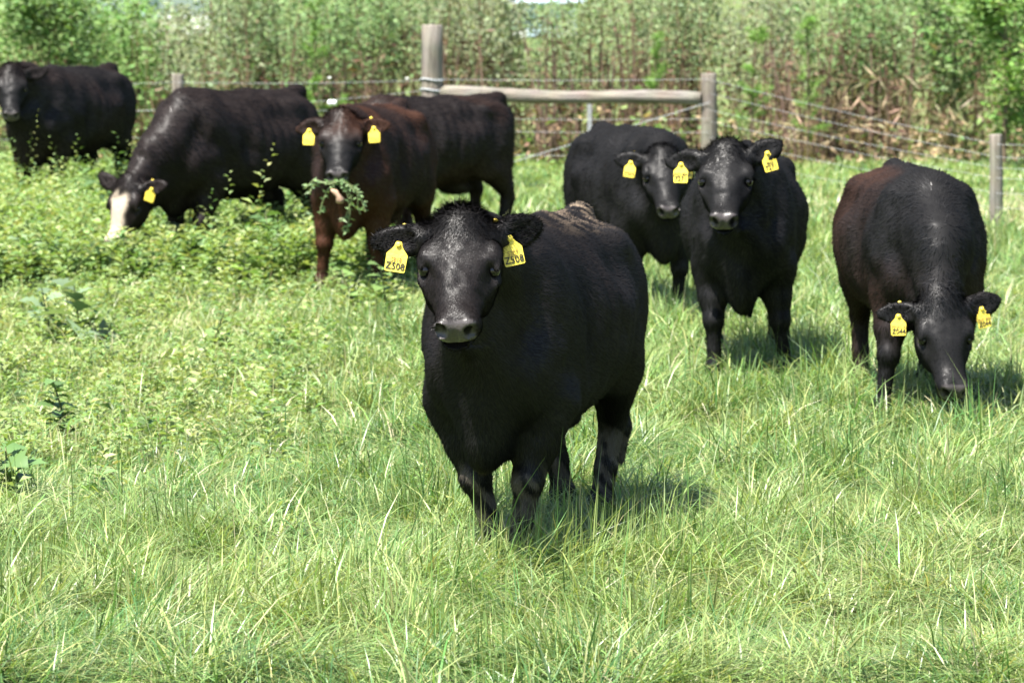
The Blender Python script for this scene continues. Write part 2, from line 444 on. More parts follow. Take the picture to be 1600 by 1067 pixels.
    C[dry] = jitter_col((.34, .25, .15), int(dry.sum()), .35, .06)
    L = rng.uniform(.05, .12, n)
    s.add(*leaves2(np.stack([x, y, z], 1), rand_dirs(n, -.5, .9), rand_dirs(n, .1, 1), L, L * rng.uniform(.2, .5, n), C))
    # dry stalks lying on the right
    n = 950
    y = 40.0 + 2.2 * rng.random(n); px = rng.normal(1340, 140, n); x = (px - 800) / FPX * y
    z = rng.random(n) * .95 * np.clip(1.15 - abs(px - 1375) / 260, .2, 1)
    D = rand_dirs(n, -.75, .8); L = rng.uniform(.12, .35, n)
    s.add(*leaves2(np.stack([x, y, z], 1), D, rand_dirs(n, 0, 1), L, rng.uniform(.008, .018, n), jitter_col((.32, .26, .16), n, .45, .08)))
    o = link('weed_thicket', s.mesh('weed_thicket', M_THICK))
    tag(o, 'dense thicket of tall grey-green weeds with brown dead stems behind the fence', 'thicket', kind='stuff')
build_thicket()

def tree_like(name, label, cat, px, Y, height, spread, nleaf, col, leaf_len, leaf_w, seed, group=None, feathery=False, zlo=0.15):
    rg = np.random.default_rng(seed)
    x = (px - 800) / FPX * Y
    root = empty(name, (x, Y, 0)); tag(root, label, cat, group)
    s = Soup(); st = Soup(); ends = []
    nb = 9 if not feathery else 7
    def stick(a, b, ra, rb, c):
        V, F, n, sd, c0 = tube([a, (a + b) / 2 + rg.normal(0, .02, 3), b], [ra, (ra + rb) / 2, rb], 5)
        F = np.array([[f[0], f[1], f[2]] for f in F] + [[f[0], f[2], f[3]] for f in F]); st.add(V, F, np.repeat(np.array(c)[None], len(V), 0))
    top = np.array([rg.normal(0, .05), rg.normal(0, .05), height])
    stick(np.zeros(3), top * .9, .03 if not feathery else .012, .006, (.16, .12, .08))
    for i in range(nb * (3 if feathery else 1)):
        t = rg.uniform(.18, .95); a = top * t
        d = rand_dirs(1, -.1, .7, rg)[0]; L = spread * rg.uniform(.55, 1.1) * (1.15 - .6 * t)
        b = a + d * L + np.array([0, 0, .25 * L]); stick(a, b, .012, .004, (.17, .13, .09) if not feathery else (.16, .2, .08)); ends.append((a, b))
    per = nleaf // len(ends)
    for a, b in ends:
        n = per; t = rg.random(n) ** .7
        P = a + (b - a) * t[:, None] + rg.normal(0, 1, (n, 3)) * spread * (.16 if not feathery else .07)
        P[:, 2] = np.maximum(P[:, 2], zlo)
        D = rand_dirs(n, -.5, .4, rg) if not feathery else unit(rand_dirs(n, 0, 1, rg) + (b - a) * .8)
        N = unit(rand_dirs(n, .3, 1, rg))
        L = leaf_len * rg.uniform(.7, 1.3, n); s.add(*leaves2(P, D, N, L, L * leaf_w * rg.uniform(.8, 1.2, n), jitter_col(col, n, .3, .07, rg)))
    link('trunk', st.mesh('trunk', M_THICK), root); link('crown', s.mesh('crown', M_THICK), root)
tree_like('leafy_shrub', 'bright green leafy shrub at the top right corner of the thicket', 'shrub', 1568, 39.6, 1.95, .62, 2400, (.135, .23, .055), .08, .5, 11)
tree_like('leafy_shrub', 'dark green shrub standing between the thicket and the bright corner shrub', 'shrub', 1490, 41.2, 2.05, .5, 1500, (.145, .21, .085), .07, .5, 12)
tree_like('leafy_shrub', 'broad-leaved green shrub above the head of the leftmost cow', 'shrub', 70, 40.6, 1.8, .7, 2600, (.135, .215, .075), .075, .55, 13)
for i, (px, Y, h, lab) in enumerate(((1172, 40.0, 1.55, 'tall feathery bright green weed behind the sloping wires beside the rail post'),
                                    (1262, 40.2, 1.7, 'tall feathery green weed right of the brown dead stems'),
                                    (488, 40.4, 1.8, 'thin upright feathery weed left of the thick fence post'),
                                    (535, 39.6, 0.75, 'low feathery green weed by the fence wire behind the sprig-eating cow'),
                                    (1020, 40.0, 1.5, 'pale feathery weed standing above the log rail'))):
    tree_like('feathery_weed', lab, 'weed', px, Y, h, .22, 1700, (.14, .26, .05), .05, .16, 30 + i, 'feathery weeds in front of the thicket', True, .02)

# ------------------------------------------------------------------ sheds far behind
def shed(name, label, cat, px0, px1, Y, wall_h, roof_h, wall_m, roof_m, depth=8):
    x0 = (px0 - 800) / FPX * Y; x1 = (px1 - 800) / FPX * Y; w = x1 - x0
    root = empty(name, ((x0 + x1) / 2, Y, 0)); tag(root, label, cat)
    def box(nm, a, b, mat, par):
        (x0_, y0_, z0_), (x1_, y1_, z1_) = a, b
        v = [(x0_, y0_, z0_), (x1_, y0_, z0_), (x1_, y1_, z0_), (x0_, y1_, z0_), (x0_, y0_, z1_), (x1_, y0_, z1_), (x1_, y1_, z1_), (x0_, y1_, z1_)]
        f = [(0, 1, 5, 4), (1, 2, 6, 5), (2, 3, 7, 6), (3, 0, 4, 7), (4, 5, 6, 7), (3, 2, 1, 0)]
        me = bpy.data.meshes.new(nm); me.from_pydata(v, [], f); me.materials.append(mat); return link(nm, me, par)
    box('wall', (-w / 2, 0, 0), (w / 2, depth, wall_h), wall_m, root)
    e = .3
    v = [(-w / 2 - e, -e, wall_h + .01), (w / 2 + e, -e, wall_h + .01), (w / 2 + e, depth + e, wall_h + .01), (-w / 2 - e, depth + e, wall_h + .01), (-w / 2 - e, depth / 2, wall_h + roof_h), (w / 2 + e, depth / 2, wall_h + roof_h)]
    f = [(0, 1, 5, 4), (2, 3, 4, 5), (1, 2, 5), (3, 0, 4), (3, 2, 1, 0)]
    me = bpy.data.meshes.new('roof'); me.from_pydata(v, [], f); me.materials.append(roof_m); link('roof', me, root)
    d = box('door', (-.5, -.04, 0), (.5, -.003, 2.0), M_ROOF, root)
    box('handle', (.35, -.09, .95), (.42, -.042, 1.05), M_WIRE, d)
shed('white_shed', 'long low white shed glimpsed over the thicket at top left', 'shed', 120, 330, 120, 1.35, .5, M_SHED, M_ROOF)
shed('blue_roofed_shed', 'pale shed with blue metal roof glimpsed over the thicket near the thick post', 'shed', 800, 900, 115, 1.0, 1.4, M_SHED, M_ROOF)

# ------------------------------------------------------------------ cattle: implicit body, meshed by surface nets
class Field:
    def __init__(s, lo, hi, h):
        s.h = h; s.lo = np.array(lo, np.float32); s.n = np.ceil((np.array(hi) - lo) / h).astype(int) + 1
        s.D = np.full(s.n, 1.0, np.float32)
        s.ax = [s.lo[i] + h * np.arange(s.n[i], dtype=np.float32) for i in range(3)]
    def _sub(s, lo, hi):
        sl = []
        for i in range(3):
            a = int(max(0, math.floor((lo[i] - s.lo[i]) / s.h))); b = int(min(s.n[i], math.ceil((hi[i] - s.lo[i]) / s.h) + 1))
            if a >= b: return None, None
            sl.append(slice(a, b))
        g = np.stack(np.meshgrid(s.ax[0][sl[0]], s.ax[1][sl[1]], s.ax[2][sl[2]], indexing='ij'), -1)
        return tuple(sl), g
    def put(s, fn, lo, hi, k, sub=False):
        m = k + 2.5 * s.h
        sl, g = s._sub(np.array(lo) - m, np.array(hi) + m)
        if sl is None: return
        d = fn(g).astype(np.float32); a = s.D[sl]
        if sub:
            hh = np.maximum(k - np.abs(a + d), 0) / k; s.D[sl] = np.maximum(a, -d) + hh * hh * k * .25
        else:
            hh = np.maximum(k - np.abs(a - d), 0) / k; s.D[sl] = np.minimum(a, d) - hh * hh * k * .25
    def ell(s, c, r, k=.04, ax=None, sub=False):
        c = np.array(c, np.float32); r = np.array(r, np.float32)
        A = np.eye(3, dtype=np.float32) if ax is None else np.array(ax, np.float32)     # rows are the axes
        ext = np.sqrt(((A * r[:, None]) ** 2).sum(0))
        def fn(g):
            q = (g - c) @ A.T; k0 = np.sqrt(((q / r) ** 2).sum(-1)); k1 = np.sqrt(((q / (r * r)) ** 2).sum(-1)) + 1e-6
            return k0 * (k0 - 1) / k1
        s.put(fn, c - ext, c + ext, k, sub)
    def cap(s, a, b, ra, rb, k=.04, flat=None, sub=False):
        a = np.array(a, np.float32); b = np.array(b, np.float32); ab = b - a; L2 = float(ab @ ab) + 1e-9
        rm = max(ra, rb); lo = np.minimum(a, b) - rm * 1.3; hi = np.maximum(a, b) + rm * 1.3
        def fn(g):
            p = g - a; t = np.clip((p @ ab) / L2, 0, 1); q = p - t[..., None] * ab
            if flat is not None:
                d, f = flat; d = np.array(d, np.float32); q = q + (1 / f - 1) * (q @ d)[..., None] * d
            return np.sqrt((q ** 2).sum(-1)) - (ra + (rb - ra) * t)
        s.put(fn, lo, hi, k, sub)
    def chain(s, pts, rad, k=.03, flat=None):
        for i in range(len(pts) - 1): s.cap(pts[i], pts[i + 1], rad[i], rad[i + 1], k, flat)
    def mesh(s):
        D = s.D; nx, ny, nz = D.shape; I = D < 0
        cnt = np.zeros((nx - 1, ny - 1, nz - 1), np.int8)
        for dx in (0, 1):
            for dy in (0, 1):
                for dz in (0, 1):
                    cnt += I[dx:nx - 1 + dx, dy:ny - 1 + dy, dz:nz - 1 + dz]
        act = (cnt > 0) & (cnt < 8)
        idx = np.argwhere(act); vid = np.full(act.shape, -1, np.int32); vid[act] = np.arange(len(idx))
        acc = np.zeros((len(idx), 3)); num = np.zeros(len(idx))
        C = [(0, 0, 0), (1, 0, 0), (0, 1, 0), (1, 1, 0), (0, 0, 1), (1, 0, 1), (0, 1, 1), (1, 1, 1)]
        val = [D[idx[:, 0] + c[0], idx[:, 1] + c[1], idx[:, 2] + c[2]] for c in C]
        for i in range(8):
            for j in range(i + 1, 8):
                if sum(abs(C[i][q] - C[j][q]) for q in range(3)) != 1: continue
                m = (val[i] < 0) != (val[j] < 0)
                t = np.where(m, val[i] / np.where(m, val[i] - val[j], 1), 0)
                p = np.array(C[i])[None] + t[:, None] * (np.array(C[j]) - np.array(C[i]))[None]
                acc[m] += p[m]; num[m] += 1
        V = s.lo + s.h * (idx + acc / num[:, None])
        F = []
        for ax in range(3):
            o = [0, 0, 0]; o[ax] = 1
            A = I[:nx - o[0], :ny - o[1], :nz - o[2]]; B = I[o[0]:, o[1]:, o[2]:]
            e = np.argwhere(A != B); b1, b2 = (ax + 1) % 3, (ax + 2) % 3
            e = e[(e[:, b1] > 0) & (e[:, b2] > 0) & (e[:, b1] < D.shape[b1] - 1) & (e[:, b2] < D.shape[b2] - 1)]
            ins = A[e[:, 0], e[:, 1], e[:, 2]]
            def cell(d1, d2):
                q = e.copy(); q[:, b1] -= d1; q[:, b2] -= d2; return vid[q[:, 0], q[:, 1], q[:, 2]]
            f = np.stack([cell(1, 1), cell(0, 1), cell(0, 0), cell(1, 0)], 1)
            f[~ins] = f[~ins][:, ::-1]
            F.append(f)
        return V, np.concatenate(F)

_tx = np.array([-.86, -.83, -.78, -.70, -.55, -.35, -.10, .15, .35, .50, .62, .72, .79, .83])
_tc = np.array([.95, .94, .92, .895, .87, .84, .815, .81, .81, .82, .835, .83, .82, .82])
_th = np.array([.005, .08, .16, .24, .29, .320, .343, .348, .345, .32, .27, .19, .10, .005])
_tw = np.array([.005, .07, .14, .21, .27, .315, .335, .31, .26, .215, .175, .13, .075, .005])
def _smooth(x, y, w):
    xd = np.linspace(-.9, .9, 361); yd = np.interp(xd, x, y, left=.002, right=.002) if y is not _tc else np.interp(xd, x, y)
    g = np.exp(-.5 * (np.arange(-20, 21) * .005 / w) ** 2); g /= g.sum()
    ye = np.concatenate([np.full(20, yd[0]), yd, np.full(20, yd[-1])]); return xd, np.convolve(ye, g, 'valid')
def torso(F, fat):
    xd, c = _smooth(_tx, _tc, .04); _, h = _smooth(_tx, _th, .02); _, w = _smooth(_tx, _tw, .025)
    w = w * fat
    def fn(g):
        x = g[..., 0]; C = np.interp(x, xd, c); H = np.interp(x, xd, h); W = np.interp(x, xd, w)
        z = (g[..., 2] - C) / H; y = np.abs(g[..., 1]) / W
        up = np.clip(z, 0, 1.5); y = y * (1 + .26 * up * up)
        dn = np.clip(-z, 0, 1.5); y = y * (1 + .05 * dn * dn)
        r = (y ** 2.25 + np.abs(z) ** 2.25) ** (1 / 2.25)
        return (r - 1) * np.minimum(H, W) * .9 + .0036 * np.sin(x * 62 + g[..., 2] * 12) * sstep(-.45, -.25, x) * sstep(.25, .1, x) * (np.abs(g[..., 1]) > .15)
    F.put(fn, (-.88, -.42, .38), (.85, .42, 1.2), .05)

def mixc(col, c, m): return col * (1 - m[:, None]) + np.array(c)[None] * m[:, None]
def text_part(parent, body, size, loc, mat, bold=0.0, wide=1.0):
    c = bpy.data.curves.new('tag_number', 'FONT'); c.body = body; c.size = size; c.align_x = 'CENTER'; c.align_y = 'CENTER'
    c.extrude = 0.0006; c.offset = bold * .45; c.resolution_u = 3
    c.materials.append(mat)
    tmp = bpy.data.objects.new('tmp', c); COL.objects.link(tmp); bpy.context.view_layer.update()
    me = bpy.data.meshes.new_from_object(tmp.evaluated_get(bpy.context.evaluated_depsgraph_get())); bpy.data.objects.remove(tmp); me.name = 'tag_number'
    if not me.materials: me.materials.append(mat)
    o = bpy.data.objects.new('tag_number', me); COL.objects.link(o); o.parent = parent
    o.location = loc; o.rotation_euler = (math.pi / 2, 0, 0); o.scale = (wide, 1, 1)
    return o
def tag_mesh():
    # plate in the xz plane facing -y, hung from the origin (the button)
    half = [(.008, .006), (.012, .000), (.014, -.010), (.022, -.022), (.035, -.036), (.039, -.042), (.0375, -.100), (.034, -.104)]
    out = [(x, z) for x, z in half] + [(-x, z) for x, z in half[::-1]]
    n = len(out); t = .0018
    v = [(x, -t - .003 * (-z / .1) ** 2, z) for x, z in out] + [(x, t - .003 * (-z / .1) ** 2, z) for x, z in out]
    f = [tuple(range(n))[::-1], tuple(range(n, 2 * n))] + [(i, (i + 1) % n, n + (i + 1) % n, n + i) for i in range(n)]
    me = bpy.data.meshes.new('ear_tag'); me.from_pydata(v, [], f); me.materials.append(M_TAG); me.update(); return me
def disc_mesh():
    me = tube_mesh('button', [(0, -.006, 0), (0, -.004, 0), (0, .004, 0)], [.005, .010, .010], M_TAG, 12); return me
TAG_ME = tag_mesh(); BTN_ME = disc_mesh()
BTN_W = BTN_ME.copy(); BTN_W.materials[0] = M_WHITE

def make_cow(name, label, fore_px, heading, scale=1.0, poll=(.92, 0, 1.24), look=-90, pitch=60, roll=0, vox=.013,
             fore=((0, 0), (0, 0)), hind=((0, 0), (0, 0)), fat=1.0, hair=40000, tint=None, tags=(), ears=(0, 0), seed=0,
             hair_l=.026, hair_w=.0035, neck_mid=None, head_s=1.0, fore_x=.45, tail_y=.02, ear_back=(.12, .12)):
    rg = np.random.default_rng(seed + 100)
    th = R(heading); hp = np.array(poll, float)
    yaw = R(look) - th; pt = R(pitch)
    u = np.array([math.cos(yaw) * math.cos(pt), math.sin(yaw) * math.cos(pt), -math.sin(pt)])
    w = np.array([-math.sin(yaw), math.cos(yaw), 0]); v = np.cross(u, w)
    if roll: 
        cr, sr = math.cos(R(roll)), math.sin(R(roll)); w, v = w * cr + v * sr, v * cr - w * sr
    A = np.stack([u, w, v])
    def hd(a, b, c):
        a = a if a < .15 else .15 + (a - .15) * .90
        return hp + head_s * (a * u + b * w + c * v)
    muz = hd(.5, 0, 0)
    lo = np.array([-1.02, -.46, -.01]); hi = np.array([.9, .46, 1.22])
    for c in ([hd(a, b, cc) for a in (-.12, .56) for b in (-.34, .34) for cc in (-.25, .09)]):
        lo = np.minimum(lo, c); hi = np.maximum(hi, c)
    lo[2] = max(lo[2], -.01)
    F = Field(lo - .03, hi + .03, vox)
    # trunk
    torso(F, fat)
    for s_, (fx, fy), (bx, by) in ((1, fore[0], hind[0]), (-1, fore[1], hind[1])):
        F.ell((.42, s_ * .150 * fat, .87), (.14, .09, .26), .07, [[.96, 0, -.28], [0, 1, 0], [.28, 0, .96]])
        F.ell((.56, s_ * .140, .72), (.12, .075, .15), .06)
        F.ell((.44, s_ * .160, .66), (.11, .070, .16), .06)
        # foreleg: elbow, forearm, knee, cannon, fetlock, hoof
        el = np.array([.43, s_ * .155, .60]); kn = np.array([.47 + fx * .55, s_ * .145 + fy * .5, .345]); fe = np.array([.455 + fx * .95, s_ * .14 + fy * .95, .12]); ho = np.array([.49 + fx, s_ * .14 + fy, .035])
        F.cap(el, el * .45 + kn * .55, .105, .070, .05); F.cap(el * .45 + kn * .55, kn, .070, .050, .025)
        F.ell(kn + [.006, 0, 0], (.056, .054, .058), .015); F.chain([kn, kn * .35 + fe * .65, fe], [.044, .034, .036], .015); F.ell(fe + [-.045, .018, -.01], (.014, .012, .018), .015); F.ell(fe + [-.045, -.018, -.01], (.014, .012, .018), .015)
        F.ell(fe, (.045, .043, .042), .02); F.cap(fe, ho, .038, .046, .02)
        F.cap(ho + [0, 0, -.01], ho + [.035, 0, -.015], .044, .036, .015)
        # hind leg
        F.ell((-.58, s_ * .15 * fat, .82), (.17, .13, .27), .08, [[.97, 0, .22], [0, 1, 0], [-.22, 0, .97]])
        F.ell((-.66, s_ * .13, .68), (.12, .09, .17), .07)
        F.ell((-.43, s_ * .20, .68), (.12, .075, .16), .08, [[.9, 0, .4], [0, 1, 0], [-.4, 0, .9]])
        st = np.array([-.50, s_ * .185, .62]); hk = np.array([-.70 + bx * .5, s_ * .165 + by * .5, .43]); fe = np.array([-.665 + bx * .95, s_ * .16 + by * .95, .13]); ho = np.array([-.63 + bx, s_ * .16 + by, .035])
        F.cap(st, hk, .125, .056, .06, flat=((0, 1, 0), .8)); F.ell(hk, (.055, .042, .06), .03); F.ell(hk + [-.03, 0, .03], (.035, .025, .035), .03)
        F.chain([hk, hk * .4 + fe * .6, fe], [.047, .039, .039], .02); F.ell(fe, (.047, .044, .044), .02); F.cap(fe, ho, .04, .047, .02)
        F.cap(ho + [0, 0, -.01], ho + [.035, 0, -.015], .044, .036, .015)
        F.ell((-.43, s_ * .20 * fat, 1.05), (.07, .045, .04), .09)       # hook bones
        F.ell((-.76, s_ * .10, 1.0), (.055, .05, .055), .06)              # pin bones
    for s_ in (1, -1):
        F.ell((-.20, s_ * .33 * fat, 1.02), (.14, .09, .07), .10, None, True)      # hollow flank before the hip
        F.ell((.21, s_ * .355 * fat, .86), (.045, .085, .26), .10, None, True)
        F.ell((.63, s_ * .205, .93), (.045, .06, .15), .07, [[.9, 0, .43], [0, 1, 0], [-.43, 0, .9]], True)   # groove between neck and shoulder       # behind the shoulder blade
    for s_ in (1, -1):
        F.cap((.36, s_ * .10, 1.08), (.50, s_ * .205 * fat, .78), .035, .03, .06)      # shoulder blade ridge
        F.cap((-.42, s_ * .20 * fat, 1.06), (-.70, s_ * .11, 1.03), .035, .035, .06)  # hip to pin bone
    F.ell((-.74, 0, 1.14), (.11, .05, .05), .07)                        # tailhead
    F.chain([(-.62, 0, 1.125), (-.2, 0, 1.135), (.3, 0, 1.14)], [.03, .028, .03], .05)   # spine
    F.ell((.40, 0, 1.10), (.20, .08, .06), .09)                           # withers
    F.ell((.58, 0, .60), (.18, .10, .17), .09)                            # brisket
    F.ell((.63, 0, .47), (.11, .055, .09), .06)
    F.ell((-.30, 0, .46), (.14, .10, .05), .08)                           # udder / flank
    F.chain([(-.80, 0, 1.12), (-.88, 0, 1.04), (-.905, tail_y * .5, .85), (-.90, tail_y * .8, .62), (-.89, tail_y, .45)], [.034, .03, .023, .017, .02], .02)
    F.chain([(-.89, tail_y, .47), (-.89, tail_y, .36), (-.885, tail_y + .005, .24)], [.028, .04, .014], .02)
    # neck
    nk0 = np.array([.46, 0, .95]); nk1 = hd(.03, 0, -.10)
    lat = np.array([0, 1.0, 0])
    mid = (nk0 * .5 + nk1 * .5) + np.array([.02, 0, .02]) if neck_mid is None else np.array(neck_mid, float)
    F.chain([nk0, mid, nk1], [.22, .155, .108], .08, flat=(lat, .82))
    tr0 = np.array([.62, 0, .74]); tr1 = hd(.12, 0, -.19)
    F.chain([tr0, (tr0 + tr1) / 2 + np.array([.0, 0, -.01]), tr1], [.13, .09, .07], .09, flat=(lat, .75))
    # head
    hs = head_s
    def HE(c, r, k=.03, sub=False): F.ell(hd(*c), np.array(r) * hs, k, A, sub)
    def HC(a, b, ra, rb, k=.03, sub=False): F.cap(hd(*a), hd(*b), ra * hs, rb * hs, k, None, sub)
    HE((.075, 0, -.080), (.115, .098, .088), .04)
    HE((.015, 0, -.050), (.065, .068, .055), .05)
    HE((.160, 0, -.058), (.135, .118, .066), .04)
    F.cap(hd(.17, 0, -.085), hd(.41, 0, -.070), .104 * hs, .062 * hs, .04, (v, .74))
    HC((.15, 0, -.165), (.40, 0, -.118), .064, .044, .05)
    for s_ in (1, -1):
        HE((.16, s_ * .058, -.130), (.12, .050, .085), .05)
        HE((.158, s_ * .100, -.032), (.050, .024, .022), .035)
        HE((.452, s_ * .036, -.048), (.040, .033, .040), .02)
    HE((.425, 0, -.070), (.060, .066, .058), .03)
    HE((.430, 0, -.128), (.048, .052, .030), .02)
    for s_ in (1, -1):
        HE((.300, s_ * .104, -.024), (.085, .028, .032), .04, True)
        HE((.222, s_ * .126, -.052), (.045, .026, .026), .03, True)
        HE((.192, s_ * .126, -.050), (.027, .024, .017), .016, True)
        HE((.205, s_ * .110, -.078), (.030, .012, .009), .02)
        HE((.178, s_ * .114, -.034), (.034, .014, .012), .012)
        F.ell(hd(.492, s_ * .040, -.040), np.array((.036, .0145, .021)) * hs, .008, [u * .88 - w * s_ * .47, w * .88 + u * s_ * .47, v], True)
        HE((.480, s_ * .060, -.058), (.024, .014, .008), .008, True)
    HE((.470, 0, -.106), (.05, .085, .0065), .008, True)
    HE((.492, 0, -.06), (.006, .005, .035), .010, True)
    # ears
    up = np.array([0, 0, 1.0]); ear_fr = []
    for s_, droop, bk in ((1, ears[0], ear_back[0]), (-1, ears[1], ear_back[1])):
        dr = R(-8 + droop)
        fw = np.array([math.cos(yaw), math.sin(yaw), 0])
        lt = np.array([-math.sin(yaw), math.cos(yaw), 0]) * s_
        e1 = lt * math.cos(dr) + up * math.sin(dr) + fw * -bk; e1 /= np.linalg.norm(e1)
        e2 = up * .95 - fw * .25; e2 -= e1 * (e2 @ e1); e2 /= np.linalg.norm(e2); e3 = np.cross(e1, e2)
        if e3 @ fw < 0: e3 = -e3
        E = [e1, e2, e3]; b0 = hd(.045, s_ * .088, -.06)
        F.cap(b0, b0 + e1 * .05 * hs, .034 * hs, .036 * hs, .03)
        F.ell(b0 + e1 * .095 * hs - e3 * .004, np.array((.068, .056, .020)) * hs, .03, E)
        F.ell(b0 + e1 * .150 * hs + e2 * .006 - e3 * .006, np.array((.048, .034, .015)) * hs, .03, E)
        F.ell(b0 + e1 * .105 * hs - e2 * .008 + e3 * .026 * hs, np.array((.066, .040, .022)) * hs, .012, E, True)
        ear_fr.append((b0, e1, e2, e3, s_))
    V, Q = F.mesh()
    # loose skin and muscle: small uneven lumps
    vn_ = np.zeros_like(V); fn_ = np.cross(V[Q[:, 2]] - V[Q[:, 0]], V[Q[:, 3]] - V[Q[:, 1]])
    for i in range(4): np.add.at(vn_, Q[:, i], fn_)
    vn_ = unit(vn_); hfar = sstep(.1, .25, np.linalg.norm(V - hd(.2, 0, -.07), axis=1)) * sstep(.35, .6, V[:, 2])
    lump = (vnoise(V[:, 0] * 1.0 + 9, V[:, 2] + V[:, 1] * .8, .13, seed + 40) - .5) * .022 + (vnoise(V[:, 0] - V[:, 2] * .5, V[:, 1] + V[:, 2] * .4, .05, seed + 41) - .5) * .006
    fl_ = (vnoise(V[:, 1] * 1.3 + V[:, 2] * .4, V[:, 2] - V[:, 0] * .5, .03, seed + 42) - .5) * .006 + (vnoise(V[:, 1] + 3, V[:, 2] + V[:, 0], .07, seed + 43) - .5) * .008
    V = V + vn_ * (lump * hfar + fl_ * (1 - hfar) * sstep(.35, .6, V[:, 2]))[:, None]
    # colour and hair guide by place on the body
    H = (V - hp) @ A.T / hs
    H[:, 0] = np.where(H[:, 0] < .15, H[:, 0], .15 + (H[:, 0] - .15) / .90)
    n_v = len(V)
    col = np.tile(np.array([.0066, .0064, .0065]), (n_v, 1)); alpha = np.ones(n_v)
    col *= (1 + .25 * (vnoise(V[:, 0] * 3 + V[:, 1] * 2, V[:, 2] * 3, .25, seed) - .5))[:, None]
    if tint is not None: col = tint(V, H, col)
    nose = sstep(.446, .456, H[:, 0] + .25 * np.minimum(0, -H[:, 2] - .035) - .0 * H[:, 1]) * sstep(-.104, -.096, H[:, 2]) * sstep(.068, .056, np.abs(H[:, 1])) * (np.abs(H[:, 1]) < .1) * (H[:, 0] < .6)
    col = col * (1 - nose[:, None]) + np.array([.05, .043, .042]) * nose[:, None]; alpha = 1 - nose
    for s_ in (1, -1):
        q = (H - np.array([.196, s_ * .112, -.056])) / np.array([.036, .03, .026]); rim = sstep(1.1, .7, np.sqrt((q ** 2).sum(1)))
        col = mixc(col, (.022, .019, .018), rim * .8)
        q = ((H - np.array([.484, s_ * .041, -.040])) / np.array([.036, .018, .023])); pit = sstep(1.05, .8, np.sqrt((q ** 2).sum(1)))
        col = mixc(col, (.003, .0025, .0025), pit); alpha = np.maximum(alpha, pit)
    me = mesh_np(name, V * scale, Q, M_COAT, np.concatenate([col, alpha[:, None]], 1), True)
    root = link(name, me)
    pos = on_ground(*fore_px); fo = fore_x * scale
    root.location = (pos[0] - fo * math.cos(th), pos[1] - fo * math.sin(th), 0)
    root.rotation_euler = (0, 0, th)
    tag(root, label, 'cow', 'black beef cattle standing in the pasture')
    # eyes
    for s_ in (1, -1):
        bm_v = []
        c = hd(.194, s_ * .101, -.052) * scale; r = .0215 * scale * hs
        nlat, nlon = 8, 12
        for i in range(nlat + 1):
            for j in range(nlon):
                a = math.pi * i / nlat; b = 2 * math.pi * j / nlon
                bm_v.append((r * math.sin(a) * math.cos(b), r * math.sin(a) * math.sin(b), r * math.cos(a)))
        f = [(i * nlon + j, i * nlon + (j + 1) % nlon, (i + 1) * nlon + (j + 1) % nlon, (i + 1) * nlon + j) for i in range(nlat) for j in range(nlon)]
        em = bpy.data.meshes.new('eye'); em.from_pydata(bm_v, [], f); em.materials.append(M_EYE); em.polygons.foreach_set('use_smooth', [True] * len(f))
        link('eye', em, root, tuple(c))
    # coat hair: short tapered strands combed along the body
    if hair:
        a, b, c, d = V[Q[:, 0]], V[Q[:, 1]], V[Q[:, 2]], V[Q[:, 3]]
        nr = np.cross(c - a, d - b); ar = np.linalg.norm(nr, axis=1) * .5; nr = unit(nr)
        cen = (a + b + c + d) / 4
        Hc = (cen - hp) @ A.T / hs
        is_h = (Hc[:, 0] > -.06) & (Hc[:, 0] < .56) & (np.abs(Hc[:, 1]) < .13) & (Hc[:, 2] > -.24) & (Hc[:, 2] < .08)
        wt = ar * np.where(is_h, 2.6, 1.0) * np.where(nose[Q[:, 0]] > .3, 0, 1)
        fi = rg.choice(len(Q), hair, p=wt / wt.sum())
        r1, r2 = rg.random((2, hair, 1))
        P = (a[fi] * (1 - r1) + b[fi] * r1) * (1 - r2) + (d[fi] * (1 - r1) + c[fi] * r1) * r2
        n = nr[fi]; hc = Hc[fi]; ih = is_h[fi]
        flow = np.tile(np.array([-1.0, 0, -.5]), (hair, 1)); leg = sstep(.62, .40, P[:, 2])[:, None]
        flow = flow * (1 - leg) + np.array([-.15, 0, -1.0]) * leg
        sw = (vnoise(P[:, 0] + 5, P[:, 2] + P[:, 1], .22, seed + 3) - .5)
        flow[:, 2] += sw * .9; flow[:, 1] += (vnoise(P[:, 0], P[:, 2], .2, seed + 4) - .5) * .8
        hl = np.full(hair, hair_l)
        face = u[None] * 1.0 + w[None] * (hc[:, 1:2] * 3.5)
        tuft = sstep(.15, .02, hc[:, 0])[:, None]
        wild = rg.normal(0, 1, (hair, 3))
        face = face + wild * (.10 + .45 * tuft) + v[None] * tuft * .3
        flow = np.where(ih[:, None], face, flow)
        hl = np.where(ih, .010 + .028 * tuft[:, 0], hl)
        in_ear = np.zeros(hair, bool)
        for b0, e1, e2, e3, s_ in ear_fr:
            q = P - b0; t = q @ e1
            m = (t > .045 * hs) & (t < .25) & (np.abs(q @ e2) < .09) & (np.abs(q @ e3) < .06)
            in_ear |= m; flow[m] = e1 + wild[m] * .55; hl[m] = .017
        lift = np.where(ih, .24 + .4 * tuft[:, 0], .22)[:, None]; lift[in_ear] = .8
        t = flow - n * (flow * n).sum(1, keepdims=True); t = unit(t + rg.normal(0, .12, (hair, 3)))
        t = unit(t + n * lift * rg.uniform(.4, 1.4, (hair, 1)))
        sd = unit(np.cross(t, n)) ; sd = unit(sd + n * rg.normal(0, .25, (hair, 1)))
        L = (hl * rg.uniform(.6, 1.35, hair))[:, None]; W = (hair_w * np.where(ih | in_ear, .7, 1) * rg.uniform(.7, 1.3, hair))[:, None]
        P = P - n * .0005
        HV = np.stack([P - sd * W / 2, P + sd * W / 2, P + t * L], 1).reshape(-1, 3)
